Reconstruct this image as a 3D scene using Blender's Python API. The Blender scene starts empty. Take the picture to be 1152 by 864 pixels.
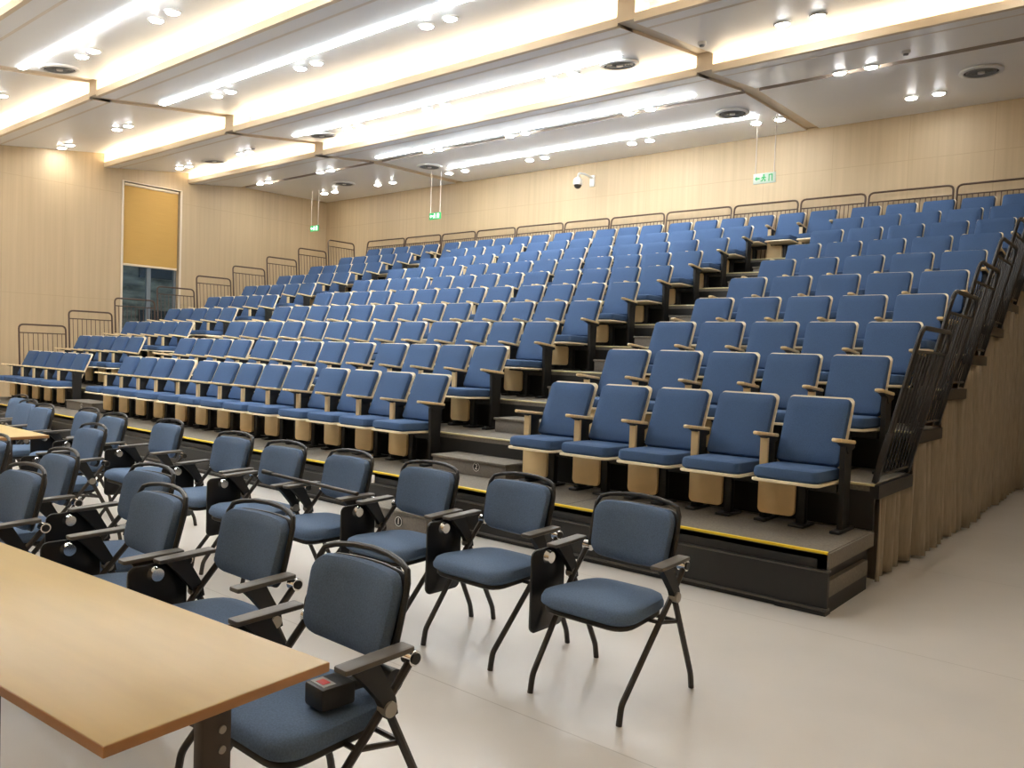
import bpy, bmesh, math, random
from mathutils import Vector, Matrix
random.seed(7)
S = bpy.context.scene
COL = S.collection
PI = math.pi

# ------------------------------------------------------------------ materials
def lin(c):
    return tuple(((v / 255) / 12.92 if v / 255 <= .04045 else ((v / 255 + .055) / 1.055) ** 2.4) for v in c) + (1,)

def mat(name, rgb, rough=.5, metal=0, emit=None, strength=0, noise=None, bump=None, coat=0, spec=None, alpha=None):
    m = bpy.data.materials.new(name); m.use_nodes = True
    nt = m.node_tree; b = nt.nodes['Principled BSDF']
    b.inputs['Base Color'].default_value = lin(rgb)
    b.inputs['Roughness'].default_value = rough
    b.inputs['Metallic'].default_value = metal
    if coat: b.inputs['Coat Weight'].default_value = coat; b.inputs['Coat Roughness'].default_value = .15
    if spec is not None: b.inputs['Specular IOR Level'].default_value = spec
    if emit: b.inputs['Emission Color'].default_value = lin(emit); b.inputs['Emission Strength'].default_value = strength
    if noise or bump:
        tc = nt.nodes.new('ShaderNodeTexCoord'); mp = nt.nodes.new('ShaderNodeMapping')
        nt.links.new(tc.outputs['Object'], mp.inputs['Vector'])
        sc = (noise or bump)[0]
        mp.inputs['Scale'].default_value = sc if isinstance(sc, tuple) else (sc, sc, sc)
        nz = nt.nodes.new('ShaderNodeTexNoise'); nz.inputs['Scale'].default_value = 1; nz.inputs['Detail'].default_value = 4
        nt.links.new(mp.outputs['Vector'], nz.inputs['Vector'])
        if noise:
            rp = nt.nodes.new('ShaderNodeValToRGB')
            a = noise[1]
            rp.color_ramp.elements[0].position = .3; rp.color_ramp.elements[1].position = .7
            rp.color_ramp.elements[0].color = lin(tuple(max(0, v * (1 - a)) for v in rgb))
            rp.color_ramp.elements[1].color = lin(tuple(min(255, v * (1 + a)) for v in rgb))
            nt.links.new(nz.outputs['Fac'], rp.inputs['Fac']); nt.links.new(rp.outputs['Color'], b.inputs['Base Color'])
        if bump:
            bp = nt.nodes.new('ShaderNodeBump'); bp.inputs['Strength'].default_value = bump[1]; bp.inputs['Distance'].default_value = .01
            nt.links.new(nz.outputs['Fac'], bp.inputs['Height']); nt.links.new(bp.outputs['Normal'], b.inputs['Normal'])
    return m

def panel_mat(name, rgb, seam, px, pz, axis, rough=.5):
    """light wood veneer wall panels: fine vertical grain plus thin seams"""
    m = mat(name, rgb, rough)
    nt = m.node_tree; b = nt.nodes['Principled BSDF']; N = nt.nodes.new; L = nt.links.new
    tc = N('ShaderNodeTexCoord'); sp = N('ShaderNodeSeparateXYZ'); L(tc.outputs['Object'], sp.inputs['Vector'])
    def seams(out, period, w):
        d = N('ShaderNodeMath'); d.operation = 'DIVIDE'; d.inputs[1].default_value = period; L(out, d.inputs[0])
        f = N('ShaderNodeMath'); f.operation = 'FRACT'; L(d.outputs[0], f.inputs[0])
        c = N('ShaderNodeMath'); c.operation = 'LESS_THAN'; c.inputs[1].default_value = w / period; L(f.outputs[0], c.inputs[0])
        return c.outputs[0]
    s1 = seams(sp.outputs[axis], px, .012); s2 = seams(sp.outputs['Z'], pz, .012)
    mx = N('ShaderNodeMath'); mx.operation = 'MAXIMUM'; L(s1, mx.inputs[0]); L(s2, mx.inputs[1])
    mp = N('ShaderNodeMapping'); mp.inputs['Scale'].default_value = (14, 14, .35); L(tc.outputs['Object'], mp.inputs['Vector'])
    nz = N('ShaderNodeTexNoise'); nz.inputs['Scale'].default_value = 1; nz.inputs['Detail'].default_value = 5; L(mp.outputs['Vector'], nz.inputs['Vector'])
    rp = N('ShaderNodeValToRGB'); rp.color_ramp.elements[0].position = .25; rp.color_ramp.elements[1].position = .75
    rp.color_ramp.elements[0].color = lin(tuple(v * .97 for v in rgb)); rp.color_ramp.elements[1].color = lin(tuple(min(255, v * 1.04) for v in rgb))
    L(nz.outputs['Fac'], rp.inputs['Fac'])
    mix = N('ShaderNodeMix'); mix.data_type = 'RGBA'; L(mx.outputs[0], mix.inputs['Factor']); L(rp.outputs['Color'], mix.inputs['A']); mix.inputs['B'].default_value = lin(seam)
    L(mix.outputs['Result'], b.inputs['Base Color'])
    return m

def floor_mat():
    m = mat('grey_vinyl', (200, 196, 190), .30, noise=(1.1, .025))
    nt = m.node_tree; b = nt.nodes['Principled BSDF']; N = nt.nodes.new; L = nt.links.new
    src = b.inputs['Base Color'].links[0].from_socket
    tc = N('ShaderNodeTexCoord'); sp = N('ShaderNodeSeparateXYZ'); L(tc.outputs['Object'], sp.inputs['Vector'])
    a = N('ShaderNodeMath'); a.operation = 'ADD'; a.inputs[1].default_value = 40 - .62; L(sp.outputs['Y'], a.inputs[0])
    f = N('ShaderNodeMath'); f.operation = 'MODULO'; f.inputs[1].default_value = 2.0; L(a.outputs[0], f.inputs[0])
    c = N('ShaderNodeMath'); c.operation = 'LESS_THAN'; c.inputs[1].default_value = .006; L(f.outputs[0], c.inputs[0])
    mix = N('ShaderNodeMix'); mix.data_type = 'RGBA'; L(c.outputs[0], mix.inputs['Factor']); L(src, mix.inputs['A']); mix.inputs['B'].default_value = lin((172, 166, 158))
    L(mix.outputs['Result'], b.inputs['Base Color'])
    return m

M = dict(
    floor=floor_mat(),
    wall_x=panel_mat('birch_wall_panels', (192, 169, 134), (183, 160, 126), 1.22, 2.44, 'X'),
    wall_y=panel_mat('birch_wall_panels_side', (192, 169, 134), (183, 160, 126), 1.22, 2.44, 'Y'),
    ceil=mat('grey_ceiling_panel', (240, 239, 236), .38, noise=(.6, .012)),
    cove=mat('cove_white', (225, 215, 200), .6),
    lip=mat('pale_wood_lip', (224, 206, 178), .5),
    groove=mat('groove_taupe', (172, 160, 148), .7),
    seat_blue=mat('royal_blue_fabric', (65, 89, 125), .85, noise=(160, .06), bump=(400, .08), spec=.25),
    chair_blue=mat('slate_blue_fabric', (93, 113, 140), .85, noise=(180, .07), bump=(420, .08), spec=.25),
    birch=mat('birch_plywood', (224, 198, 150), .42, noise=((3, 40, 3), .05)),
    birch_edge=mat('birch_edge', (240, 224, 194), .45),
    black=mat('black_steel', (24, 23, 22), .45),
    blackp=mat('black_plastic', (30, 29, 28), .5),
    tablet=mat('black_laminate', (20, 20, 20), .35),
    grip=mat('charcoal_arm_pad', (88, 84, 78), .5),
    tube=mat('charcoal_tube', (58, 53, 49), .42, metal=.2),
    chrome=mat('chrome', (225, 225, 225), .12, metal=1),
    silver=mat('dull_silver_disc', (165, 160, 150), .45, metal=.6),
    deck=mat('taupe_carpet_deck', (112, 106, 96), .9, noise=(60, .10)),
    step=mat('taupe_step', (118, 112, 104), .85, noise=(60, .06)),
    riser=mat('black_riser_board', (26, 25, 23), .55),
    fascia=mat('black_front_board', (30, 29, 27), .5),
    yellow=mat('yellow_nosing', (232, 200, 40), .5),
    cream=mat('cream_nosing', (206, 196, 150), .5),
    metalline=mat('grey_metal_strip', (92, 90, 86), .35, metal=.6),
    rail=mat('bronze_rail', (84, 64, 50), .38, metal=.2),
    rail_shaded=mat('shaded_bronze_rail', (40, 37, 34), .35, metal=.2),  # same bronze paint, with the curtain-side shadow put into the colour
    curtain=mat('taupe_curtain', (152, 141, 124), .9, noise=((60, 60, 6), .05)),
    tabletop=mat('maple_tabletop', (186, 160, 100), .36, noise=((1.5, 14, 2), .025), spec=.35),
    tableedge=mat('brown_table_edge', (172, 126, 82), .45),
    tableleg=mat('dark_grey_steel', (70, 62, 57), .45, metal=.2),
    blind=mat('mustard_blind', (196, 156, 84), .8, noise=((2, 2, 200), .03)),
    alu=mat('grey_window_frame', (120, 128, 134), .4, metal=.3),
    trim=mat('light_trim', (222, 208, 186), .5),
    white=mat('white_plastic', (230, 228, 222), .4),
    white_wire=mat('white_rod', (214, 204, 190), .4),
    dome=mat('smoked_dome', (52, 48, 42), .12),
    vent=mat('grey_diffuser', (136, 136, 134), .5),
    ventd=mat('diffuser_dark', (62, 62, 62), .6),
    led=mat('led_line', (255, 255, 255), .5, emit=(242, 249, 254), strength=16),
    cove_led=mat('cove_led', (255, 255, 255), .5, emit=(255, 240, 212), strength=5.5),
    spot=mat('downlight_lens', (255, 255, 255), .5, emit=(248, 248, 246), strength=48),
    sign_green=mat('exit_green', (40, 150, 80), .4, emit=(40, 170, 90), strength=.3),
    sign_white=mat('exit_white', (235, 250, 238), .4, emit=(225, 250, 232), strength=1.1),
    acrylic=mat('frosted_sign_plate', (214, 226, 212), .3),
    ext=mat('dim_facade', (104, 104, 94), .9, noise=((1.0, 1.0, 5), .35)),
    ext_ground=mat('dim_ground', (50, 52, 52), .9),
    red=mat('red_mark', (190, 50, 44), .5),
    lightgrey=mat('grey_mark', (150, 148, 142), .5),
    badge=mat('black_badge', (22, 22, 22), .5),
    tagwhite=mat('badge_white', (226, 224, 216), .5),
)
gl = bpy.data.materials.new('window_glass'); gl.use_nodes = True
gl.node_tree.nodes.clear()
_o = gl.node_tree.nodes.new('ShaderNodeOutputMaterial'); _g = gl.node_tree.nodes.new('ShaderNodeBsdfGlass')
_g.inputs['Color'].default_value = (.82, .88, .9, 1); _g.inputs['IOR'].default_value = 1.35; _g.inputs['Roughness'].default_value = 0.02
gl.node_tree.links.new(_g.outputs[0], _o.inputs['Surface']); M['glass'] = gl

# ------------------------------------------------------------------ mesh helpers
def new_bm(): return bmesh.new()

def rbox(bm, c, s, r=0, seg=2, rot=None, mi=0):
    """box centred at c with size s, edges rounded by r"""
    t = bmesh.new(); bmesh.ops.create_cube(t, size=1)
    bmesh.ops.scale(t, vec=s, verts=t.verts)
    if r: bmesh.ops.bevel(t, geom=t.edges[:], offset=min(r, min(s) * .49), segments=seg, affect='EDGES', profile=.5)
    mx = Matrix.Translation(c) @ (rot.to_4x4() if rot else Matrix())
    merge(bm, t, mx, mi)

def merge(bm, t, mx=Matrix(), mi=0):
    vm = {}
    for v in t.verts: vm[v] = bm.verts.new(mx @ v.co)
    for f in t.faces:
        try:
            g = bm.faces.new([vm[v] for v in f.verts]); g.material_index = mi if mi else f.material_index
        except ValueError: pass
    t.free()

def span(bm, x0, x1, y0, y1, z0, z1, r=0, mi=0, seg=2):
    rbox(bm, ((x0 + x1) / 2, (y0 + y1) / 2, (z0 + z1) / 2), (abs(x1 - x0), abs(y1 - y0), abs(z1 - z0)), r, seg, None, mi)

def tube(bm, pts, r, n=8, flat=1.0, mi=0):
    pts = [Vector(p) for p in pts]
    rings = []; up = None
    for i, p in enumerate(pts):
        if i == 0: d = pts[1] - p
        elif i == len(pts) - 1: d = p - pts[-2]
        else: d = (pts[i + 1] - p).normalized() + (p - pts[i - 1]).normalized()
        d.normalize()
        if up is None:
            up = Vector((1, 0, 0)) if abs(d.x) < .9 else Vector((0, 1, 0))
        a = (up - d * up.dot(d)).normalized(); b = d.cross(a); up = a
        rings.append([bm.verts.new(p + a * (r * math.cos(2 * PI * k / n)) + b * (r * flat * math.sin(2 * PI * k / n))) for k in range(n)])
    for A, B in zip(rings, rings[1:]):
        for k in range(n):
            f = bm.faces.new((A[k], A[(k + 1) % n], B[(k + 1) % n], B[k])); f.material_index = mi
    bm.faces.new(rings[0][::-1]).material_index = mi; bm.faces.new(rings[-1]).material_index = mi

def rounded(pts, r, seg=5):
    """polyline with filleted inner corners"""
    P = [Vector(p) for p in pts]; out = [P[0]]
    for i in range(1, len(P) - 1):
        a, b, c = P[i - 1], P[i], P[i + 1]
        rr = min(r, (a - b).length * .49, (c - b).length * .49)
        p = b + (a - b).normalized() * rr; q = b + (c - b).normalized() * rr
        for k in range(seg + 1):
            t = k / seg; out.append(p * (1 - t) ** 2 + b * 2 * t * (1 - t) + q * t * t)
    out.append(P[-1]); return out

def cyl(bm, p, q, r, n=20, r2=None, mi=0):
    p, q = Vector(p), Vector(q); d = (q - p).normalized()
    a = d.orthogonal().normalized(); b = d.cross(a); r2 = r if r2 is None else r2
    A = [bm.verts.new(p + (a * math.cos(2 * PI * k / n) + b * math.sin(2 * PI * k / n)) * r) for k in range(n)]
    B = [bm.verts.new(q + (a * math.cos(2 * PI * k / n) + b * math.sin(2 * PI * k / n)) * r2) for k in range(n)]
    for k in range(n): bm.faces.new((A[k], A[(k + 1) % n], B[(k + 1) % n], B[k])).material_index = mi
    bm.faces.new(A[::-1]).material_index = mi; bm.faces.new(B).material_index = mi

def lathe(bm, prof, c=(0, 0, 0), n=28, mi=0):
    """profile [(r, z)] turned about z"""
    rings = []
    for r, z in prof:
        rings.append([bm.verts.new((c[0] + max(r, 1e-4) * math.cos(2 * PI * k / n), c[1] + max(r, 1e-4) * math.sin(2 * PI * k / n), c[2] + z)) for k in range(n)])
    for A, B in zip(rings, rings[1:]):
        for k in range(n): bm.faces.new((A[k], A[(k + 1) % n], B[(k + 1) % n], B[k])).material_index = mi
    bm.faces.new(rings[0][::-1]).material_index = mi; bm.faces.new(rings[-1]).material_index = mi

def outline(w, h, rc, seg=5):
    """rounded rectangle; rc a radius or (bottom-left, bottom-right, top-right, top-left)"""
    rc = (rc,) * 4 if not isinstance(rc, tuple) else rc
    out = []
    for (cx, cy, a0, r) in ((-w / 2, -h / 2, PI, rc[0]), (w / 2, -h / 2, 1.5 * PI, rc[1]), (w / 2, h / 2, 0, rc[2]), (-w / 2, h / 2, .5 * PI, rc[3])):
        sx, sy = (1 if cx < 0 else -1), (1 if cy < 0 else -1)
        for k in range(seg + 1):
            a = a0 + (PI / 2) * k / seg
            out.append((cx + sx * r + r * math.cos(a), cy + sy * r + r * math.sin(a)))
    return out

def densify(o, step):
    out = []
    for i in range(len(o)):
        a, b = o[i], o[(i + 1) % len(o)]; d = math.hypot(b[0] - a[0], b[1] - a[1]); n = max(1, int(d / step))
        for k in range(n): out.append((a[0] + (b[0] - a[0]) * k / n, a[1] + (b[1] - a[1]) * k / n))
    return out

def pillow(bm, o, t, edge, fn, puff=0, step=.05, inner=(.75, .45, .15), mi=0):
    """slab over outline o of thickness t, rounded edges, mapped to 3d by fn(u, v, d); puff domes the face"""
    o = densify(o, step); w = max(abs(p[0]) for p in o); h = max(abs(p[1]) for p in o)
    def ring(inset, sc, d):
        R = []
        for u, v in o:
            uu = u * (1 - inset / w) * sc; vv = v * (1 - inset / h) * sc
            q = max(0, 1 - max(abs(uu) / w, abs(vv) / h) ** 2)
            R.append(bm.verts.new(fn(uu, vv, d + (puff * q if d > t * .4 else 0))))
        return R
    rs = [ring(edge * .6, s, 0) for s in ()] + [ring(edge * .7, 1, 0), ring(0, 1, edge * .7), ring(0, 1, t - edge), ring(edge * .3, 1, t - edge * .3), ring(edge, 1, t)]
    rs += [ring(edge, s, t) for s in inner]
    n = len(o)
    for A, B in zip(rs, rs[1:]):
        for k in range(n): bm.faces.new((A[k], A[(k + 1) % n], B[(k + 1) % n], B[k])).material_index = mi
    bm.faces.new(rs[0][::-1]).material_index = mi; bm.faces.new(rs[-1]).material_index = mi

def prism(bm, o, d0, d1, fn, mi=0):
    A = [bm.verts.new(fn(u, v, d0)) for u, v in o]; B = [bm.verts.new(fn(u, v, d1)) for u, v in o]; n = len(o)
    for k in range(n): bm.faces.new((A[k], A[(k + 1) % n], B[(k + 1) % n], B[k])).material_index = mi
    bm.faces.new(A[::-1]).material_index = mi; bm.faces.new(B).material_index = mi

def ob(name, bm, mats, parent=None, smooth=True, angle=40):
    bmesh.ops.recalc_face_normals(bm, faces=bm.faces[:])
    me = bpy.data.meshes.new(name); bm.to_mesh(me); bm.free()
    for m in (mats if isinstance(mats, (list, tuple)) else [mats]): me.materials.append(M[m])
    if smooth:
        me.polygons.foreach_set('use_smooth', [True] * len(me.polygons)); me.set_sharp_from_angle(angle=math.radians(angle))
    o = bpy.data.objects.new(name, me); COL.objects.link(o)
    if parent: o.parent = parent
    return o

def tag(o, label, cat, group=None, kind=None):
    o['label'] = label; o['category'] = cat
    if group: o['group'] = group
    if kind: o['kind'] = kind
    return o

def thing(name, label, cat, loc=(0, 0, 0), rz=0, group=None):
    o = bpy.data.objects.new(name, None); COL.objects.link(o); o.location = loc; o.rotation_euler = (0, 0, rz); o.empty_display_size = .1
    return tag(o, label, cat, group)

def struct(name, bm, mats, smooth=False):
    o = ob(name, bm, mats, smooth=smooth); o['kind'] = 'structure'; return o

def dup(root, loc, rz=0, label=None, group=None, parent=None):
    r = root.copy(); COL.objects.link(r)
    if parent is None:
        r.location = loc; r.rotation_euler = (0, 0, rz)
        if label: r['label'] = label
        if group: r['group'] = group
    else: r.parent = parent
    for ch in list(root.children): dup(ch, None, parent=r)
    return r

ORD = ['', 'first', 'second', 'third', 'fourth', 'fifth', 'sixth', 'seventh', 'eighth', 'ninth', 'tenth', 'eleventh', 'twelfth',
       'thirteenth', 'fourteenth', 'fifteenth', 'sixteenth', 'seventeenth']

# ------------------------------------------------------------------ room
XL, XR, YB, YF = -18.9, 3.2, 14.26, -4.2
ZT = 5.95
bm = new_bm(); span(bm, XL - 3, XR + .2, YF - .2, YB + .2, -.1, 0); struct('floor', bm, 'floor')
bm = new_bm(); span(bm, XL - .2, XR + .2, YB, YB + .2, 0, ZT); struct('wall_back', bm, 'wall_x')
bm = new_bm(); span(bm, XL - .2, XR + .2, YF - .2, YF, 0, ZT); struct('wall_front', bm, 'wall_x')
bm = new_bm(); span(bm, XR, XR + .2, YF, YB, 0, ZT); struct('wall_right', bm, 'wall_y')
WY0, WY1, WZ0, WZ1 = 8.58, 9.93, .35, 5.17
bm = new_bm()
span(bm, XL - .25, XL, YF, WY0, 0, ZT); span(bm, XL - .25, XL, WY1, YB, 0, ZT)
span(bm, XL - .25, XL, WY0, WY1, 0, WZ0); span(bm, XL - .25, XL, WY0, WY1, WZ1, ZT)
struct('wall_left', bm, 'wall_y')
# window
bm = new_bm()
for y0, y1 in ((WY0, WY0 + .06), (WY1 - .06, WY1), ((WY0 + WY1) / 2 - .05, (WY0 + WY1) / 2 + .05)):
    span(bm, XL - .20, XL - .12, y0, y1, WZ0, WZ1, .006)
for z in (WZ0, WZ1 - .06, 1.75): span(bm, XL - .20, XL - .13, WY0, WY1, z, z + .06, .006)
w = struct('window_1', bm, 'alu')
bm = new_bm(); span(bm, XL - .168, XL - .16, WY0 + .03, WY1 - .03, WZ0 + .03, WZ1 - .03)
g = ob('pane', bm, 'glass', w, smooth=False)
bm = new_bm()
span(bm, XL - .01, XL + .018, WY0 - .045, WY0, WZ0, WZ1 + .0, .004); span(bm, XL - .01, XL + .018, WY1, WY1 + .05, WZ0, WZ1 + .0, .004)
span(bm, XL - .01, XL + .018, WY0 - .045, WY1 + .05, WZ1, WZ1 + .022, .004)
struct('trim_1', bm, 'trim')
bl = thing('roller_blind', 'mustard roller blind pulled halfway down the tall window', 'blind', (XL - .05, (WY0 + WY1) / 2, 3.26))
hw = (WY1 - WY0) / 2 - .03
bm = new_bm(); span(bm, -.004, .004, -hw, hw, .03, WZ1 - 3.26 - .05); ob('fabric', bm, 'blind', bl)
bm = new_bm(); span(bm, -.014, .014, -hw, hw, 0, .05, .01); ob('bottom_bar', bm, 'lip', bl)
bm = new_bm(); cyl(bm, (0, -hw, WZ1 - 3.26 - .045), (0, hw, WZ1 - 3.26 - .045), .035); ob('roller_tube', bm, 'lip', bl)
# what stands outside the window
bm = new_bm(); span(bm, XL - 6.4, XL - 6, 2, 22, -.1, 9)
for k in range(6):
    for j in range(3): span(bm, XL - 6.02, XL - 5.94, 4 + k * 2.6, 5.5 + k * 2.6, .7 + j * 2.8, 2.5 + j * 2.8, mi=1)
tag(ob('exterior_building', bm, ['ext', 'ext_ground'], smooth=False), 'dim facade seen through the glass below the blind', 'building')

# ------------------------------------------------------------------ ceiling: sloping panel strips with lit coves
LIPS = [-2.75, -.65, 1.5, 3.6, 5.71, 8.12, 10.12]
RISE = [.25, .25, .25, .26, .30, .25, .17]
ZL = 5.40
GY = 11.55
def ceil_z(y):
    if y >= GY: return ZL + .17 + .05 * (y - GY) / (YB - GY)
    for i in range(len(LIPS) - 1, -1, -1):
        if y >= LIPS[i]:
            y1 = LIPS[i + 1] if i + 1 < len(LIPS) else GY
            return ZL + RISE[i] * (y - LIPS[i]) / (y1 - LIPS[i])
    return ZL + .2
def on_ceiling(x, y):
    """where the line from the viewpoint through (x, y) on the lip plane meets the sloping panels"""
    t = 1.0
    for _ in range(40): t = (ceil_z(y * t) - 1.5) / (ZL - 1.5)
    return x * t, y * t, ceil_z(y * t)
prof = [(YF, ZL + .2, 0)]
for i, y in enumerate(LIPS):
    zh = ZL + (RISE[i - 1] if i else .25)
    prof += [(y, zh, 0), (y + .34, zh + .04, 1), (y + .34, 5.43, 1), (y + .025, 5.43, 1), (y + .025, 5.50, 1), (y, 5.50, 2), (y, ZL, 2), (y + .06, ZL, 2)]
prof += [(GY, ZL + .17, 0), (GY, ZL + .22, 3), (GY + .13, ZL + .22, 3), (GY + .13, ZL + .17, 3), (YB, ZL + .22, 0)]
SECT = [(XL + .01, -13.86), (-13.60, -5.34), (-5.12, XR)]
bm = new_bm()
for x0, x1 in SECT:
    A = [bm.verts.new((x0, y, z)) for y, z, _ in prof]; B = [bm.verts.new((x1, y, z)) for y, z, _ in prof]
    for k in range(len(prof) - 1):
        f = bm.faces.new((A[k], A[k + 1], B[k + 1], B[k])); f.material_index = prof[k + 1][2]
    for x in (x0, x1):       # closed ends of every cove and panel edges
        for i, y in enumerate(LIPS):
            zh = ZL + (RISE[i - 1] if i else .25)
            V = [bm.verts.new(p) for p in ((x, y, 5.43), (x, y + .34, 5.43), (x, y + .34, zh + .04), (x, y, zh))]
            bm.faces.new(V).material_index = 1
        for k in range(len(prof) - 1):
            a, b = prof[k], prof[k + 1]
            if b[2] == 0 and b[0] - a[0] > .5:
                V = [bm.verts.new(p) for p in ((x, a[0], a[1]), (x, b[0], b[1]), (x, b[0], b[1] + .09), (x, a[0], a[1] + .09))]
                bm.faces.new(V).material_index = 2
struct('ceiling', bm, ['ceil', 'cove', 'lip', 'groove'])
bm = new_bm(); span(bm, XL - .2, XR + .2, YF - .2, YB + .2, ZT, ZT + .1); struct('ceiling_slab', bm, 'groove').name = 'ceiling.001'
bm = new_bm()
for x0, x1 in ((-13.86, -13.60), (-5.34, -5.12)):
    x0 -= .01; x1 += .01
    for i, y in enumerate(LIPS):
        y1 = LIPS[i + 1] if i + 1 < len(LIPS) else GY
        z0_, z1_ = ZL + .035, ZL + RISE[i] + .035
        zp = ZL + (RISE[i - 1] if i else .25) + .035
        for q in (((x0, y, z0_), (x1, y, z0_), (x1, y1, z1_), (x0, y1, z1_)), ((x0, y, z0_), (x1, y, z0_), (x1, y, zp), (x0, y, zp))):
            bm.faces.new([bm.verts.new(p) for p in q])
    bm.faces.new([bm.verts.new(p) for p in ((x0, GY, ZL + .205), (x1, GY, ZL + .205), (x1, YB, ZL + .255), (x0, YB, ZL + .255))])
struct('trim_2', bm, 'lip')

# hidden cove strips (they light the slopes), LED lines, downlights, vents
COVE_N = ['frontmost', 'second', 'third', 'fourth', 'fifth', 'sixth', 'seventh']
SEC_N = ['window-wall wing', 'middle section', 'curtain-side wing']
for i, y in enumerate(LIPS):
    for s, (x0, x1) in enumerate(SECT):
        bm = new_bm(); span(bm, x0 + .03, x1 - .03, y + .16, y + .22, 5.475, 5.515)
        tag(ob('cove_light_strip', bm, 'cove_led', smooth=False), 'warm light strip inside the %s ceiling cove of the %s' % (COVE_N[i], SEC_N[s]), 'light', 'cove light strips')
LED = [(.3, -13.1, -5.8), (2.4, -13.1, -5.8), (4.47, -13.14, -5.8), (6.52, -13.06, -5.75), (8.9, -12.83, -5.8), (10.84, -12.78, -5.75), (12.26, -12.13, -5.42)]
LN = ['seventh line from the back wall', 'sixth line from the back wall', 'fifth line from the back wall', 'fourth line from the back wall', 'third line from the back wall', 'second line from the back wall', 'line nearest the back wall']
for (y, x0, x1), n in zip(LED, LN):
    X0, Y, Z = on_ceiling(x0, y); X1 = on_ceiling(x1, y)[0]
    t = thing('linear_ceiling_light', 'long slim white ceiling light, %s' % n, 'light', (0, Y, Z), 0, 'linear ceiling lights')
    bm = new_bm(); span(bm, X0, X1, -.042, .042, -.028, -.002, .009); ob('diffuser', bm, 'led', t)
    bm = new_bm(); span(bm, X0 - .02, X1 + .02, -.06, .06, -.003, .02); ob('housing', bm, 'white', t, smooth=False)

def tilt(o, off=.013):
    x, y, z = o.location
    a = math.atan((ceil_z(y + .05) - ceil_z(y - .05)) / .1)
    o.rotation_euler = (a, 0, 0); o.location = (x, y + off * math.sin(a), z - off * math.cos(a))
ADDED_FRONT = [-17.5, -17.1, -14.9, -14.5, -11.8, -11.4, -9.6, -9.2, -7.1, -6.7, -3.75, -3.35]  # unseen downlight rows added to brighten the front of the room
ROWS = {  # rows counted from the back wall
    5: (4.78, [-17.6, -17.2, -15.25, -14.86, -11.85, -11.49, -9.755, -9.36, -7.2, -6.8, -3.75, -3.35, -1.2, -.8]),  # last pair in this and the next two rows: unseen, added for light
    4: (6.80, [-17.76, -17.36, -15.3, -14.86, -11.86, -11.48, -9.69, -9.32, -7.18, -6.785, -3.75, -3.35, -1.2, -.8]),
    3: (9.11, [-17.4, -17.0, -14.95, -14.64, -11.57, -11.23, -9.54, -9.15, -7.06, -6.68, -3.75, -3.35, -1.2, -.8]),
    2: (11.05, [-17.26, -16.89, -14.92, -14.55, -11.54, -11.22, -9.45, -9.1, -7.0, -6.6, -3.74, -3.34]),
    1: (12.62, [-16.84, -16.43, -14.82, -14.3, -12.48, -12.01, -10.25, -9.87, -7.89, -7.52, -5.56, -5.17, -3.24, -2.88]),
    6: (2.7, ADDED_FRONT), 7: (.6, ADDED_FRONT),
}
dl = None
for r, (y, xs) in ROWS.items():
    for k, x in enumerate(xs):
        X, Y, Z = on_ceiling(x, y)
        lab = 'recessed ceiling downlight, %s row from back wall, %s from window wall' % (ORD[r], ORD[k + 1])
        if dl is None:
            dl = thing('ceiling_downlight', lab, 'light', (X, Y, Z), 0, 'recessed ceiling downlights')
            bm = new_bm(); lathe(bm, [(.078, .01), (.078, -.012), (.070, -.020), (.045, -.026), (0, -.028)], n=16); ob('lens', bm, 'spot', dl)
            bm = new_bm(); lathe(bm, [(.105, .01), (.105, -.006), (.095, -.012), (.08, -.012), (.08, .01)], n=20); ob('trim_ring', bm, 'white', dl); tilt(dl)
        else: tilt(dup(dl, (X, Y, Z), 0, lab))

VENTS = [(-12.652, 4.798, 'beside the fifth light line from the back wall'), (-16.01, 9.143, 'in the window-wall wing'), (-12.325, 9.142, 'at the window-wall end of the third light line'),
         (-5.96, 9.148, 'at the curtain-side end of the third light line'), (-15.4, 12.1, 'in the corner near the window wall'), (-12.4, 11.95, 'at the window-wall end of the rearmost light line'),
         (-5.643, 11.91, 'at the curtain-side end of the rearmost light line'), (-2.249, 11.987, 'in the corner above the curtain')]
vt = None
for x, y, wds in VENTS:
    X, Y, Z = on_ceiling(x, y); lab = 'round grey air diffuser ' + wds
    if vt is None:
        vt = thing('air_diffuser', lab, 'vent', (X, Y, Z), 0, 'round ceiling air diffusers')
        bm = new_bm(); lathe(bm, [(.27, .012), (.27, -.012), (.25, -.02), (.215, -.02), (.215, .012)], n=32); ob('outer_ring', bm, 'white', vt)
        bm = new_bm()
        for rr in (.19, .145, .10): lathe(bm, [(rr, -.004), (rr - .008, -.022), (rr - .03, -.016), (rr - .02, -.002)], n=28)
        ob('louvre_rings', bm, 'vent', vt)
        bm = new_bm(); lathe(bm, [(.216, .01), (.216, 0), (.001, -.002)], n=28); ob('throat', bm, 'ventd', vt)
        bm = new_bm(); lathe(bm, [(.045, 0), (.045, -.026), (.03, -.03), (0, -.03)], n=20); ob('centre_cap', bm, 'white', vt); tilt(vt, .02)
    else: tilt(dup(vt, (X, Y, Z), 0, lab), .02)
sd = None
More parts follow.
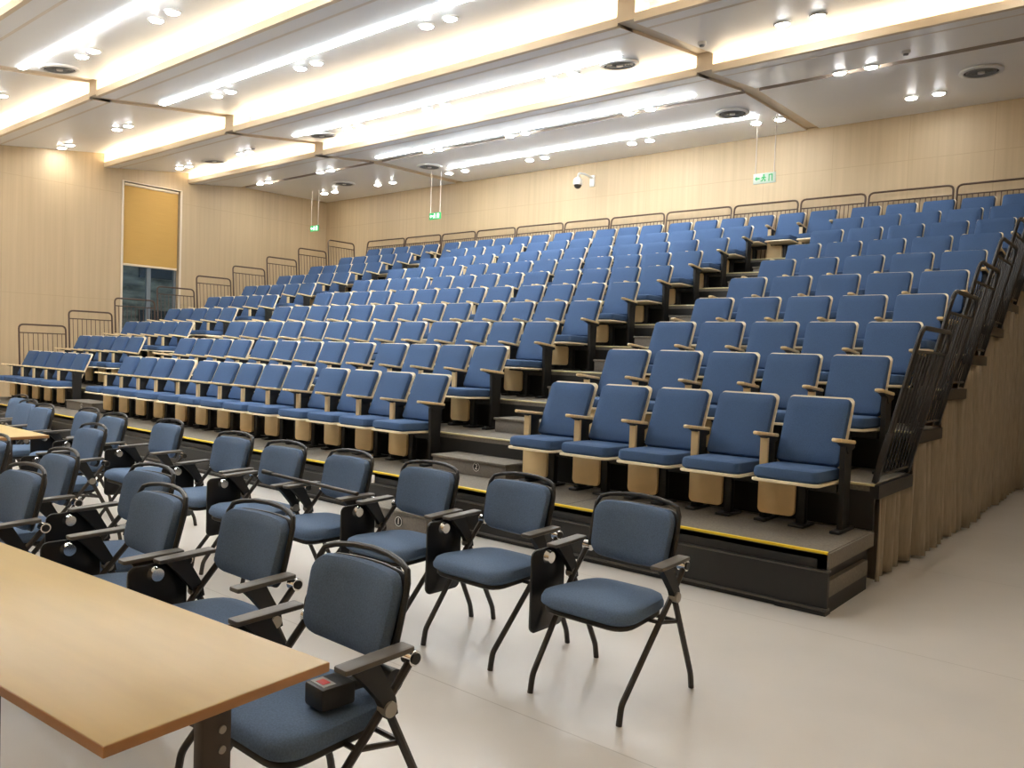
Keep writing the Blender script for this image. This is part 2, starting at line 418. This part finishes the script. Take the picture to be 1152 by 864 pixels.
for x, y, wds in [(-14.25, 8.95, 'beside the window-wall step of the ceiling'), (-4.75, 9.1, 'near the curtain-side step of the ceiling'), (-2.85, 10.75, 'on the curtain-side wing of the ceiling')]:
    X, Y, Z = on_ceiling(x, y); lab = 'small round smoke detector ' + wds
    if sd is None:
        sd = thing('smoke_detector', lab, 'detector', (X, Y, Z), 0, 'smoke detectors')
        bm = new_bm(); lathe(bm, [(.055, .01), (.055, -.02), (.05, -.028), (0, -.028)], n=20); ob('base', bm, 'white', sd)
        bm = new_bm(); lathe(bm, [(.035, -.026), (.03, -.048), (0, -.052)], n=20); ob('sensor_cap', bm, 'vent', sd); tilt(sd)
    else: tilt(dup(sd, (X, Y, Z), 0, lab))

# exit signs hung on rods
def exit_sign(x, y, z, w, h, pale, lab):
    t = thing('exit_sign', lab, 'sign', (x, y, z), 0, 'hanging exit signs')
    zc = ceil_z(y) - z
    bm = new_bm(); span(bm, -w / 2, w / 2, -.012, .012, -h / 2, h / 2, .004); ob('sign_plate', bm, 'acrylic' if pale else 'sign_green', t)
    f = 'sign_green' if pale else 'sign_white'
    bm = new_bm(); u = h / 10
    def fl(o): prism(bm, o, -.017, -.011, lambda a, b, d: (a, d, b))
    k = -w * .02                                            # running figure
    fl([(k + u * math.cos(a) * .9, u * 2.9 + u * math.sin(a) * .9) for a in [i * PI / 5 for i in range(10)]])
    fl([(k - .3 * u, 1.8 * u), (k + 1.0 * u, 1.6 * u), (k + .5 * u, -.9 * u), (k - 1.0 * u, -.6 * u)])
    fl([(k + .5 * u, -.9 * u), (k + 2.2 * u, -1.6 * u), (k + 1.6 * u, -3.4 * u), (k + .9 * u, -3.2 * u), (k + 1.2 * u, -2.1 * u), (k - .3 * u, -1.5 * u)])
    fl([(k - 1.0 * u, -.7 * u), (k - .1 * u, -1.1 * u), (k - 1.3 * u, -2.9 * u), (k - 3.0 * u, -3.1 * u), (k - 3.0 * u, -2.3 * u), (k - 1.8 * u, -2.1 * u)])
    fl([(k + .9 * u, 1.6 * u), (k + 2.5 * u, .3 * u), (k + 2.2 * u, -.2 * u), (k + .6 * u, .7 * u)])
    fl([(k - .4 * u, 1.8 * u), (k - 2.0 * u, .9 * u), (k - 2.4 * u, -.4 * u), (k - 1.8 * u, -.5 * u), (k - 1.4 * u, .4 * u), (k - .5 * u, .7 * u)])
    ob('running_figure', bm, f, t, smooth=False)
    bm = new_bm()                                           # doorway
    fl([(w * .20, -3.4 * u), (w * .20, 3.4 * u), (w * .38, 3.4 * u), (w * .38, -3.4 * u), (w * .34, -3.4 * u), (w * .34, 2.4 * u), (w * .24, 2.4 * u), (w * .24, -3.4 * u)])
    ob('doorway_mark', bm, f, t, smooth=False)
    bm = new_bm()                                           # arrow
    fl([(-w * .42, 0), (-w * .33, 2.2 * u), (-w * .33, .8 * u), (-w * .20, .8 * u), (-w * .20, -.8 * u), (-w * .33, -.8 * u), (-w * .33, -2.2 * u)])
    ob('arrow_mark', bm, f, t, smooth=False)
    for s in (-1, 1):
        bm = new_bm(); cyl(bm, (s * w * .42, 0, h / 2 - .005), (s * w * .42, 0, zc), .008, 8); ob('hanging_rod', bm, 'white_wire', t)
exit_sign(-17.66, 12.95, 4.62, .34, .15, False, 'green running-man exit sign hanging in the corner near the window wall')
exit_sign(-13.26, 13.0, 4.585, .36, .15, False, 'green running-man exit sign hanging before the middle of the back wall')
exit_sign(-5.54, 13.0, 4.57, .38, .17, True, 'pale running-man exit sign hanging before the back wall nearest the curtain')

# CCTV dome camera on the back wall
cx_, cz_ = -9.93, 5.23
t = thing('security_camera', 'white dome security camera on a bracket high on the back wall', 'camera', (cx_, 0, cz_))
bm = new_bm(); span(bm, .02, .14, YB - .03, YB, -.12, .12, .01); tube(bm, rounded([(.08, YB - .02, .06), (.06, YB - .25, .1), (0, YB - .42, .1), (0, YB - .42, -.02)], .06), .022, 10); ob('bracket', bm, 'white', t)
bm = new_bm(); lathe(bm, [(.03, .02), (.055, .0), (.085, -.03), (.095, -.06), (.095, -.14), (.08, -.15), (0, -.15)], (0, YB - .42, 0)); ob('housing', bm, 'white', t)
bm = new_bm(); lathe(bm, [(.08, -.145)] + [(.08 * math.cos(a), -.15 - .08 * math.sin(a)) for a in [i * PI / 14 for i in range(8)]], (0, YB - .42, 0)); ob('dome', bm, 'dome', t)

# ------------------------------------------------------------------ stepped grandstand
Y0, DEP, Z0, RI = 4.943, .8985, .38, .318
GX0, GX1 = -17.15, -1.605
NR = 10
AISLES = [(-13.98, -13.02), (-5.52, -4.60)]
def pz(n): return Z0 + RI * n
def py(n): return Y0 + DEP * n
for n in range(NR):
    z, y = pz(n), py(n)
    lab = 'bottom carpeted platform with yellow nosing and a black front board' if n == 0 else (
        'topmost carpeted platform below the rear guardrails' if n == NR - 1 else '%s carpeted platform up, under the %s row of blue seats' % (ORD[n + 1], ORD[n + 1]))
    t = thing('seating_platform', lab, 'platform', ((GX0 + GX1) / 2, y, 0), 0, 'stepped platforms of the grandstand')
    hx = (GX1 - GX0) / 2; d = DEP + (.0 if n < NR - 1 else .13)
    bm = new_bm(); span(bm, -hx, hx, .0, d, z - .05, z)
    for sx in (-3.58, -7.9, -12.0): span(bm, sx - t.location.x - .004, sx - t.location.x + .004, .03, d - .02, z, z + .0012, mi=1)
    ob('deck', bm, ['deck', 'riser'], t, smooth=False)
    bm = new_bm(); span(bm, -hx, hx, -.008, .020, z - .012, z + .003, .003); ob('nosing', bm, 'yellow' if n == 0 else 'cream', t)
    bm = new_bm()
    if n == 0:
        span(bm, -hx, hx, 0, .03, z - .105, z - .017); ob('upper_fascia', bm, 'fascia', t, smooth=False)
        bm = new_bm(); span(bm, -hx, hx + .015, -.02, .012, .045, z - .115); ob('front_board', bm, 'fascia', t, smooth=False)
        tx = -5.75 - t.location.x
        bm = new_bm(); span(bm, tx - .022, tx + .022, -.006, .002, .262, .345, .002); ob('white_tag', bm, 'white', t)
        bm = new_bm(); span(bm, -hx, hx + .02, -.032, .02, z - .118, z - .108, .002); span(bm, -hx, hx + .02, -.04, .02, .03, .045, .003); ob('metal_strip', bm, 'metalline', t)
        bm = new_bm(); span(bm, -hx, hx + .01, -.015, .06, 0, .03); span(bm, hx - .3, hx + .012, -.03, .06, 0, .025); ob('base_rail', bm, 'black', t, smooth=False)
        bm = new_bm(); span(bm, hx - .03, hx + .012, .0, d, z - .10, z - .005); span(bm, hx - .03, hx + .006, .0, d - .1, .10, .20); ob('side_board', bm, 'step', t, smooth=False)
        bm = new_bm(); span(bm, hx - .06, hx - .028, .0, d, 0.0, z - .05); span(bm, hx - .03, hx + .004, .01, d - .1, 0, .10); ob('side_frame', bm, 'riser', t, smooth=False)
    else:
        span(bm, -hx, hx - (.18 if n > 1 else 0), .001, .03, z - RI + .002, z - .017); ob('riser_board', bm, 'riser', t, smooth=False)
        bm = new_bm(); span(bm, hx - .03, hx + .03, -.004, d - .012, z - .095, z - .002); ob('side_frame', bm, 'black', t, smooth=False)
        bm = new_bm(); span(bm, -hx - .03, -hx + .03, -.004, d - .012, z - .11, z - .002); ob('side_frame', bm, 'black', t, smooth=False)
# rear closing board of the top platform
# step blocks in the aisles
def badge(parent, txt, x, y, z):
    bm = new_bm(); cyl(bm, (x, y, z), (x, y - .003, z), .046, 28); b = ob('number_badge', bm, 'badge', parent)
    bm = new_bm()
    for k in range(28):
        a, c = 2 * PI * k / 28, 2 * PI * (k + 1) / 28
        V = [bm.verts.new((x + rr * math.cos(q), y - .0045, z + rr * math.sin(q))) for rr, q in ((.036, a), (.036, c), (.042, c), (.042, a))]
        bm.faces.new(V)
    ob('badge_ring', bm, 'tagwhite', b, smooth=False)
    cu = bpy.data.curves.new('numeral', 'FONT'); cu.body = txt; cu.size = .074; cu.align_x = 'CENTER'; cu.align_y = 'CENTER'; cu.extrude = .0008
    cu.materials.append(M['tagwhite'])
    tmp = bpy.data.objects.new('numeral_text', cu); COL.objects.link(tmp); dg = bpy.context.evaluated_depsgraph_get()
    me = bpy.data.meshes.new_from_object(tmp.evaluated_get(dg)); bpy.data.objects.remove(tmp)
    n = bpy.data.objects.new('numeral', me); COL.objects.link(n); n.parent = b; n.location = (x, y - .005, z); n.rotation_euler = (PI / 2, 0, 0)
AN = ['aisle near the window', 'aisle near the curtain']
for a, (x0, x1) in enumerate(AISLES):
    hx = (x1 - x0) / 2
    for n in range(NR):
        if n == 0:
            yf, z0, h, dd = Y0 - .44, .001, .19, .385
            lab = 'grey step block numbered 1 on the floor at the %s' % AN[a]
        else:
            yf, z0, h, dd = py(n) - .375, pz(n - 1) + .002, RI / 2 - .014, .364
            lab = 'grey step block numbered 2 on the front platform, %s' % AN[a] if n == 1 else 'grey step block between %s and %s seat rows, %s' % (ORD[n], ORD[n + 1], AN[a])
        t = thing('step_block', lab, 'step', ((x0 + x1) / 2, yf, z0), 0, 'step blocks in the aisles')
        bm = new_bm(); span(bm, -hx, hx, .012, dd, 0, h - .022, .004); ob('body', bm, 'step', t)
        bm = new_bm(); span(bm, -hx - .008, hx + .008, -.004, dd, h - .022, h, .004); ob('tread', bm, 'deck', t)
        if n == 0: badge(t, '1', .14, .012, .10)
        if n == 1: badge(t, '2', .11, .012, .085)

# guardrails
def guardrail(label, loc, L, H, nb, along, lean, group, rm='rail'):
    t = thing('guardrail', label, 'railing', loc, 0, group)
    def P(s, z):  # s along, z up; the rail leans outward
        k = lean * z / H
        return (k, s, z) if along == 'Y' else (s, k, z)
    r = .017
    bm = new_bm(); tube(bm, rounded([P(.012, 0), P(.012, H), P(L - .012, H), P(L - .012, 0)], .09), r, 8); ob('frame', bm, rm, t)
    zm = H - .16
    bm = new_bm(); tube(bm, [P(.012, zm), P(L - .012, zm)], .012, 6); ob('mid_rail', bm, rm, t)
    bm = new_bm(); tube(bm, [P(.012, .05), P(L - .012, .05)], .012, 6); ob('bottom_rail', bm, rm, t)
    for k in range(nb):
        s = L * (k + 1) / (nb + 1)
        bm = new_bm(); tube(bm, [P(s, .05), P(s, zm)], .0065, 5); ob('baluster', bm, rm, t)
    return t
for n in range(1, NR):
    guardrail('bronze guardrail on the window-wall end of the %s platform' % ORD[n + 1], (GX0 + .02, py(n) + .02, pz(n) + .009), DEP - .03, 1.06, 9, 'Y', -.10, 'guardrails up the window-wall end')
    g = guardrail('bronze guardrail darkened as if shaded, above the curtain on the %s platform end' % ORD[n + 1], (GX1 - .01, py(n) + .02, pz(n) + .009), DEP - .03, 1.07, 9, 'Y', .25, 'guardrails above the curtain', 'rail_shaded')
    for k in (0, 1):
        bm = new_bm(); s = .0 if k == 0 else DEP - .08
        span(bm, -.02, .02, s - .005, s + .035, .003, .35, .004)
        for v in bm.verts: v.co.x += .25 * v.co.z / 1.07
        ob('flat_post', bm, 'black', g)
BR = [-16.96, -15.47, -14.17, -13.02, -11.80, -10.46, -9.28, -8.00, -6.60, -5.36, -4.23, -2.92, -1.66]
for k in range(12):
    guardrail('bronze rear guardrail, %s from the window wall' % ORD[k + 1], (BR[k] + .015, 14.0, pz(9) + .004), BR[k + 1] - BR[k] - .03, 1.14, 15, 'X', .14, 'rear guardrails along the back wall')

# curtain hanging below the curtain-side end
bm = new_bm()
ys = [5.9 + i * .0275 for i in range(298)]
ys = sorted([y for y in ys if min(abs(y - py(n)) for n in range(NR)) > .012] + [py(n) + e for n in range(2, NR) for e in (.0012, .0045)])
cols = []
zrow = 9
for i, y in enumerate(ys):
    n = min(9, max(1, int((y - .003 - Y0) / DEP)))
    top = pz(n) - .10
    ph = y * 2 * PI / .21 + 1.3 * math.sin(y * 2.3) + 1.0 * math.sin(y * 5.1)
    c = []
    for j in range(zrow + 1):
        z = .02 + (top - .02) * j / zrow
        fl = 1 - .35 * j / zrow
        x = GX1 - .02 + (.068 + .022 * math.sin(y * 3.7)) * fl * math.sin(ph + .25 * math.sin(3 * z + y)) + .015 * math.sin(ph * .37 + z) - .02 * (1 - j / zrow) * math.sin(y * 1.3)
        c.append(bm.verts.new((x, y, z)))
    cols.append(c)
for A, B in zip(cols, cols[1:]):
    for j in range(zrow): bm.faces.new((A[j], B[j], B[j + 1], A[j + 1]))
cur = ob('curtain', bm, 'curtain', angle=80)
so = cur.modifiers.new('thickness', 'SOLIDIFY'); so.thickness = .004
tag(cur, 'taupe pleated curtain hanging below the grandstand end, reaching the floor', 'curtain')

# ------------------------------------------------------------------ grandstand seats
def back_fn(th, y0, z0):
    c, s = math.cos(th), math.sin(th)
    return lambda u, v, d: (u, y0 + v * s - d * c, z0 + v * c + d * s)
BT = math.radians(24)
def make_seat(end, label):
    t = thing('auditorium_seat', label, 'seat')
    # cushion on a birch shell
    def sf(u, v, d): return (u, .565 + v, .345 + d - .02 * (v + .2) + .0)
    bm = new_bm(); pillow(bm, outline(.446, .48, (.05, .05, .02, .02), 4), .085, .026, sf, .006, .12, (.7, .3)); c = ob('seat_cushion', bm, 'seat_blue', t)
    bm = new_bm(); pillow(bm, outline(.462, .50, (.05, .05, .02, .02), 4), .02, .006, lambda u, v, d: (u, .563 + v, .326 + d - .02 * (v + .2)), 0, .12, (.5,)); ob('seat_shell', bm, 'birch_edge', c)
    # back
    f = back_fn(BT, .875, .645)
    bm = new_bm(); pillow(bm, outline(.445, .50, (.03, .03, .035, .035), 4), .06, .022, f, .008, .12, (.7, .3)); b = ob('backrest', bm, 'seat_blue', t)
    bm = new_bm(); prism(bm, outline(.462, .53, (.03, .03, .035, .035), 4), -.017, 0.0, lambda u, v, d: f(u, v + .012, d)); ob('back_shell', bm, 'birch_edge', b)
    def arm(x):
        bm = new_bm()
        pillow(bm, outline(.062, .36, .028, 4), .026, .008, lambda u, v, d: (x + u, .665 + v, .622 + d - .10 * (v + .18)), 0, .1, (.5,)); a = ob('armrest', bm, 'birch', t)
        bm = new_bm()
        prism(bm, [(.57, .612), (.57, .625), (.83, .592), (.84, .565), (.70, .53), (.66, .58)], x - .022, x + .022, lambda u, v, d: (d, u, v)); ob('arm_bracket', bm, 'blackp', a)
    arm(-.27)
    # birch post that widens to a panel under the seat
    o = [(-.299, .06 + .035)] + [(-.299 + .035 - .035 * math.cos(a), .06 + .035 - .035 * math.sin(a)) for a in [i * PI / 8 for i in range(1, 5)]]
    o += [(-.035 - .035 + .035 * math.sin(a), .06 + .035 - .035 * math.cos(a)) for a in [i * PI / 8 for i in range(0, 5)]]
    o += [(-.035, .275), (-.05, .295), (-.245, .30), (-.245, .592), (-.299, .592)]
    bm = new_bm(); prism(bm, o, .635, .662, lambda u, v, d: (u, d, v)); ob('side_panel', bm, 'birch', t, smooth=False)
    bm = new_bm()
    span(bm, -.295, -.248, .665, .79, .0, .57, .006); span(bm, -.245, .230, .68, .74, .255, .310, .006)
    span(bm, -.31, -.23, .60, .86, 0, .02, .004); span(bm, -.03, .03, .66, .72, .0, .30, .006); span(bm, -.055, .055, .58, .80, 0, .018, .004)
    prism(bm, [(.70, .27), (.76, .27), (.84, .50), (.80, .50)], -.02, .02, lambda u, v, d: (d - .18, u, v)); prism(bm, [(.70, .27), (.76, .27), (.84, .50), (.80, .50)], -.02, .02, lambda u, v, d: (d + .18, u, v))
    ob('steel_frame', bm, 'black', t)
    if end:
        arm(.27)
        bm = new_bm(); prism(bm, [(.66, 0), (.80, 0), (.79, .30), (.80, .58), (.65, .59), (.66, .32)], .250, .285, lambda u, v, d: (d, u, v)); span(bm, .235, .300, .56, .88, 0, .02, .004); ob('end_frame', bm, 'black', t)
    return t
def mid_x(k, last=-5.966, p=.5365, gap=.08):
    m = 12 - k
    return last - m * p - gap * (1 if k < 9 else 0) - gap * (1 if k < 4 else 0)
protos = {}
BN = ['window-side block', 'middle block', 'curtain-side block']
AN2 = ['the window-side end', 'the window-side end', 'the curtain-side end']
for n in range(NR):
    lst = [[-14.33 - .535 * (4 - k) for k in range(5)], [mid_x(k) for k in range(13)], [-2.02 - .5425 * (4 - k) for k in range(5)]]
    if n == NR - 1: lst[1] = [lst[1][0] - 1.073, lst[1][0] - .5365] + lst[1] + [lst[1][-1] + .5465, lst[1][-1] + 1.093]
    for b in range(3):
        xs = lst[b]
        for k, x in enumerate(xs):
            end = k == len(xs) - 1 or (b == 1 and n < NR - 1 and k in (3, 8))
            kk = len(xs) - k if b == 2 else k + 1
            row = 'front row' if n == 0 else 'rear row' if n == NR - 1 else '%s row' % ORD[n + 1]
            lab = 'blue seat with birch armrests, %s, %s, %s from %s' % (row, BN[b], ORD[kk], AN2[b])
            if end not in protos:
                protos[end] = make_seat(end, lab); o = protos[end]
                o.location = (x, py(n), pz(n) + .002); o['group'] = 'blue tip-up seats on the grandstand'
            else: dup(protos[end], (x, py(n), pz(n) + .002), 0, lab, 'blue tip-up seats on the grandstand')

# ------------------------------------------------------------------ folding chairs on the floor
def make_chair(label, tablet='down'):
    t = thing('folding_chair', label, 'chair')
    g = []
    # seat
    def sf(u, v, d):
        k = 1 - .10 * (v + .05) / .2
        return (u * k, -.045 + v, .395 + d - .02 * (v + .2) - .012 * max(0, -v - .13) / .1)
    bm = new_bm(); pillow(bm, outline(.475, .45, (.10, .10, .13, .13), 6), .065, .03, sf, .010, .05, (.75, .45, .15)); s = ob('seat_cushion', bm, 'chair_blue', t)
    bm = new_bm(); pillow(bm, outline(.44, .42, (.09, .09, .12, .12), 5), .025, .01, lambda u, v, d: sf(u, v, d - .022), 0, .08, (.5,)); ob('seat_pan', bm, 'blackp', s)
    # back, slightly curved and leaning
    th = math.radians(13)
    c0, s0 = math.cos(th), math.sin(th)
    def bf(u, v, d):
        w = 1 + .04 * v / .13
        top = .012 * (1 - (u / .2) ** 2) * (v / .13 if v > 0 else 0) - .010 * (1 - (u / .2) ** 2) * (-v / .13 if v < 0 else 0)
        dd = d - .030 + .035 * (u / .21) ** 2
        return (u * w, .165 + (v + top) * s0 - dd * c0, .69 + (v + top) * c0 + dd * s0)
    bm = new_bm(); pillow(bm, outline(.415, .255, (.05, .05, .06, .06), 6), .055, .024, bf, .006, .04, (.75, .45, .15)); b = ob('backrest', bm, 'chair_blue', t)
    bm = new_bm(); pillow(bm, outline(.425, .262, (.05, .05, .06, .06), 6), .014, .006, lambda u, v, d: bf(u, v, d - .013), 0, .05, (.6, .3)); ob('back_shell', bm, 'blackp', b)
    def hp(x, z): return (x, .165 + (z - .69) * math.tan(th) + .018 - .018 * (x / .21) ** 2 * 1.6, z)
    pts = [hp(-.222, .60), hp(-.226, .72), hp(-.222, .80), hp(-.205, .835), hp(-.165, .848), hp(-.09, .858), hp(0, .861), hp(.09, .858), hp(.165, .848), hp(.205, .835), hp(.222, .80), hp(.226, .72), hp(.222, .60)]
    bm = new_bm(); tube(bm, pts, .0105, 8); ob('back_handle', bm, 'blackp', t)
    for sx in (-1, 1):
        X = lambda v: sx * v
        # front leg runs up through the pivot to the back joint
        bm = new_bm(); tube(bm, rounded([(X(.232), -.285, 0), (X(.232), -.272, .08), (X(.262), .06, .47), (X(.262), .165, .585)], .02, 3), .0135, 8); ob('front_leg', bm, 'tube', t)
        bm = new_bm(); tube(bm, rounded([(X(.262), .285, 0), (X(.262), .272, .07), (X(.272), .065, .47)], .02, 3), .0135, 8); ob('rear_leg', bm, 'tube', t)
        bm = new_bm()
        prism(bm, [(.095, .45), (.06, .44), (.03, .50), (-.035, .575), (-.075, .615), (.02, .615), (.045, .57), (.085, .50)], .258, .288, lambda u, v, d: (X(d), u, v)); ob('arm_support', bm, 'blackp', t)
        bm = new_bm(); pillow(bm, outline(.060, .25, .008, 3), .017, .004, lambda u, v, d: (X(.275) + u, .015 + v, .620 + d + .03 * v), 0, .1, (.5,)); ob('armrest', bm, 'grip', t)
        bm = new_bm(); cyl(bm, (X(.258), .062, .472), (X(.296), .062, .472), .023); ob('pivot_disc', bm, 'silver', t)
        bm = new_bm(); cyl(bm, (X(.236), .168, .588), (X(.276), .168, .588), .024); j = ob('back_joint', bm, 'chrome', t)
        bm = new_bm(); cyl(bm, (X(.276), .168, .588), (X(.281), .168, .588), .017); ob('joint_cap', bm, 'blackp', j)
    bm = new_bm(); tube(bm, [(-.258, -.03, .375), (.258, -.03, .375)], .009, 6); tube(bm, [(-.262, .13, .345), (.262, .13, .345)], .009, 6)
    tube(bm, [(-.258, -.03, .375), (-.262, .13, .345)], .009, 6); tube(bm, [(.258, -.03, .375), (.262, .13, .345)], .009, 6); ob('seat_frame', bm, 'tube', t)
    if tablet:
        if tablet == 'down':
            f = lambda u, v, d: (-.300 - d, -.085 + u, .418 + v); jc = ((-.301, -.10, .568), (-.276, -.10, .568))
        bm = new_bm(); pillow(bm, outline(.25, .385, .035, 5), .016, .005, f, 0, .1, (.5,)); k = ob('writing_tablet', bm, 'tablet', t)
        bm = new_bm(); cyl(bm, jc[0], jc[1], .034, 24, .026); ob('tablet_hinge', bm, 'chrome', k)
    return t
CH = [  # x, y, turn, label
    (-1.945, 3.10, 0, 'blue folding chair nearest the curtain, standing alone before the black stage front', 0),
    (-2.70, 3.17, -1, 'blue folding chair second nearest the curtain, facing the room before the stage', 0),
    (-3.33, 3.11, 1, 'blue folding chair in front of the floor step numbered 1', 0),
    (-4.02, 3.08, -2, 'blue folding chair with a dark rod lying across its armrests', 1),
    (-4.645, 3.04, 1, 'blue folding chair by the stage, first past the chair carrying the rod', 0),
    (-5.33, 3.08, 2, 'blue folding chair by the stage, second past the chair carrying the rod', 0),
    (-6.50, 3.18, 0, 'blue folding chair by the stage, set apart by wide gaps on both sides', 0),
    (-7.28, 3.08, 1, 'blue folding chair by the stage, nearer the curtain of two beside the far table corner', 0),
    (-7.92, 3.12, -1, 'blue folding chair by the stage, nearer the window of two beside the far table corner', 0),
    (-8.56, 2.97, 0, 'blue folding chair behind the far table, nearest of three to its corner', 0),
    (-9.19, 3.05, 1, 'blue folding chair behind the far table, middle of three', 0),
    (-10.03, 3.26, 0, 'blue folding chair behind the far table, farthest of three from its corner', 0),
    (-2.0, 1.50, -1, 'blue folding chair with a cordless drill on its seat, at the near table', 0),
    (-2.86, 1.69, 1, 'blue folding chair at the near table, next to the chair with the drill', 0),
    (-3.485, 1.59, -2, 'blue folding chair at the near table, third from its corner', 0),
    (-4.10, 1.85, 1, 'blue folding chair hidden behind the third chair at the near table', 0),
    (-4.46, 1.38, 2, 'blue folding chair at the near table, closest to its far end', 0),
    (-5.00, 1.76, -1, 'blue folding chair just behind the one at the near table far end', 0),
    (-6.40, 2.52, 0, 'blue folding chair between the two tables, nearest the far table corner', 0),
    (-5.95, 1.72, 1, 'blue folding chair below the far table corner, mostly out of view', 0),
]
cp = {}
for x, y, a, lab, up in CH:
    if up not in cp:
        cp[up] = make_chair(lab, None if up else 'down'); o = cp[up]; o.location = (x, y, 0); o.rotation_euler = (0, 0, math.radians(a)); o['group'] = 'blue folding chairs on the floor'
    else: dup(cp[up], (x, y, 0), math.radians(a), lab)

t = thing('rod', 'dark rod with a black grip resting across folding chair armrests', 'rod', (-4.26, 3.10, .653), math.radians(-3))
bm = new_bm(); cyl(bm, (-.40, 0, 0), (.55, 0, 0), .012, 14); ob('shaft', bm, 'tube', t)
bm = new_bm(); cyl(bm, (-.50, 0, .002), (-.385, 0, .002), .017, 16, .015); ob('grip', bm, 'blackp', t)

# ------------------------------------------------------------------ tables
def make_table(label, loc, rz, L, legs, W=.55):
    """origin at the back corner of the curtain-side end; runs along -x"""
    t = thing('folding_table', label, 'table', loc, rz, 'maple-topped tables')
    bm = new_bm(); span(bm, -L, 0, -W, 0, .728, .745, .003); top = ob('tabletop', bm, 'tabletop', t)
    bm = new_bm(); span(bm, -L - .001, .001, -W - .001, .001, .721, .7435, .002); ob('edge_band', bm, 'tableedge', top)
    for x in legs:
        bm = new_bm(); span(bm, x - .016, x + .016, -W / 2 - .038, -W / 2 + .038, .06, .72, .006); l = ob('leg', bm, 'tableleg', t)
        bm = new_bm(); span(bm, x - .03, x + .03, -W - .02, .02, .045, .075, .012); ob('foot', bm, 'tableleg', l)
        for y in (-W - .0, .0):
            bm = new_bm(); cyl(bm, (x - .014, y, .024), (x + .014, y, .024), .024, 18); ob('caster', bm, 'blackp', l)
        bm = new_bm()
        for z in (.66, .615): cyl(bm, (x + .015, -W / 2 + .012, z), (x + .020, -W / 2 + .012, z), .009, 14)
        ob('bolt', bm, 'silver', l)
    bm = new_bm(); span(bm, -L + .08, -.08, -W / 2 - .02, -W / 2 + .02, .655, .70, .004); ob('beam', bm, 'tableleg', t)
    return t
make_table('near maple table with brown edge, its corner jutting in beside the drill chair', (-1.557, 1.217, 0), math.radians(4.2), 2.15, (-.062, -1.20, -2.09))
make_table('far maple table by the window-side chairs, only its end corner in view', (-6.845, 2.56, 0), 0, 1.8, (-.07, -1.73))

# ------------------------------------------------------------------ cordless drill on the chair seat
t = thing('cordless_drill', 'black cordless drill with red-marked battery lying on a blue chair seat', 'drill', (-1.868, 1.405, .472), math.radians(-4))
bm = new_bm(); span(bm, -.048, .048, 0, .115, .0, .068, .010); ob('battery', bm, 'blackp', t)
bt = t.children[0]
bm = new_bm(); span(bm, -.035, .035, .012, .055, .0675, .0695, .0005); ob('battery_label', bm, 'lightgrey', bt)
bm = new_bm(); span(bm, -.018, .02, .02, .046, .0695, .0705, .0003); ob('red_mark', bm, 'red', bt)
bm = new_bm(); tube(bm, [(0, .10, .036), (.004, .15, .040), (.012, .215, .042)], .024, 12, .85); ob('handle', bm, 'blackp', t)
bm = new_bm(); span(bm, -.03, -.015, .17, .20, .03, .05, .004); ob('trigger', bm, 'grip', t)
bm = new_bm(); cyl(bm, (.075, .235, .040), (-.05, .225, .040), .036, 20, .032); cyl(bm, (-.05, .225, .040), (-.075, .223, .04), .032, 20, .02); ob('motor_housing', bm, 'blackp', t)
bm = new_bm(); cyl(bm, (-.074, .223, .040), (-.11, .22, .040), .018, 16, .012); ob('chuck', bm, 'grip', t)

# ------------------------------------------------------------------ world, camera, view
W = bpy.data.worlds.new('dusk'); S.world = W; W.use_nodes = True
W.node_tree.nodes['Background'].inputs[0].default_value = (.55, .65, .75, 1); W.node_tree.nodes['Background'].inputs[1].default_value = .5
cam = bpy.data.cameras.new('camera'); co = bpy.data.objects.new('camera', cam); COL.objects.link(co)
f, yaw, pitch, roll = 911.37, .6943, -.0357, .0346
cam.sensor_fit = 'HORIZONTAL'; cam.sensor_width = 36; cam.lens = 36 * f / 1152; cam.clip_start = .05
cy, sy = math.cos(yaw), math.sin(yaw)
fw = Vector((-sy * math.cos(pitch), cy * math.cos(pitch), math.sin(pitch))); rt = Vector((cy, sy, 0)); up = rt.cross(fw)
r2 = rt * math.cos(roll) + up * math.sin(roll); u2 = up * math.cos(roll) - rt * math.sin(roll)
mw = Matrix((r2, u2, -fw)).transposed().to_4x4(); mw.translation = (0, 0, 1.5); co.matrix_world = mw
S.camera = co
S.view_settings.view_transform = 'Standard'; S.view_settings.look = 'None'; S.view_settings.gamma = 1; S.view_settings.use_curve_mapping = False
S.view_settings.exposure = 1.5
S.cycles.use_denoising = True
S.cycles.max_bounces = 8; S.cycles.diffuse_bounces = 5; S.cycles.glossy_bounces = 3
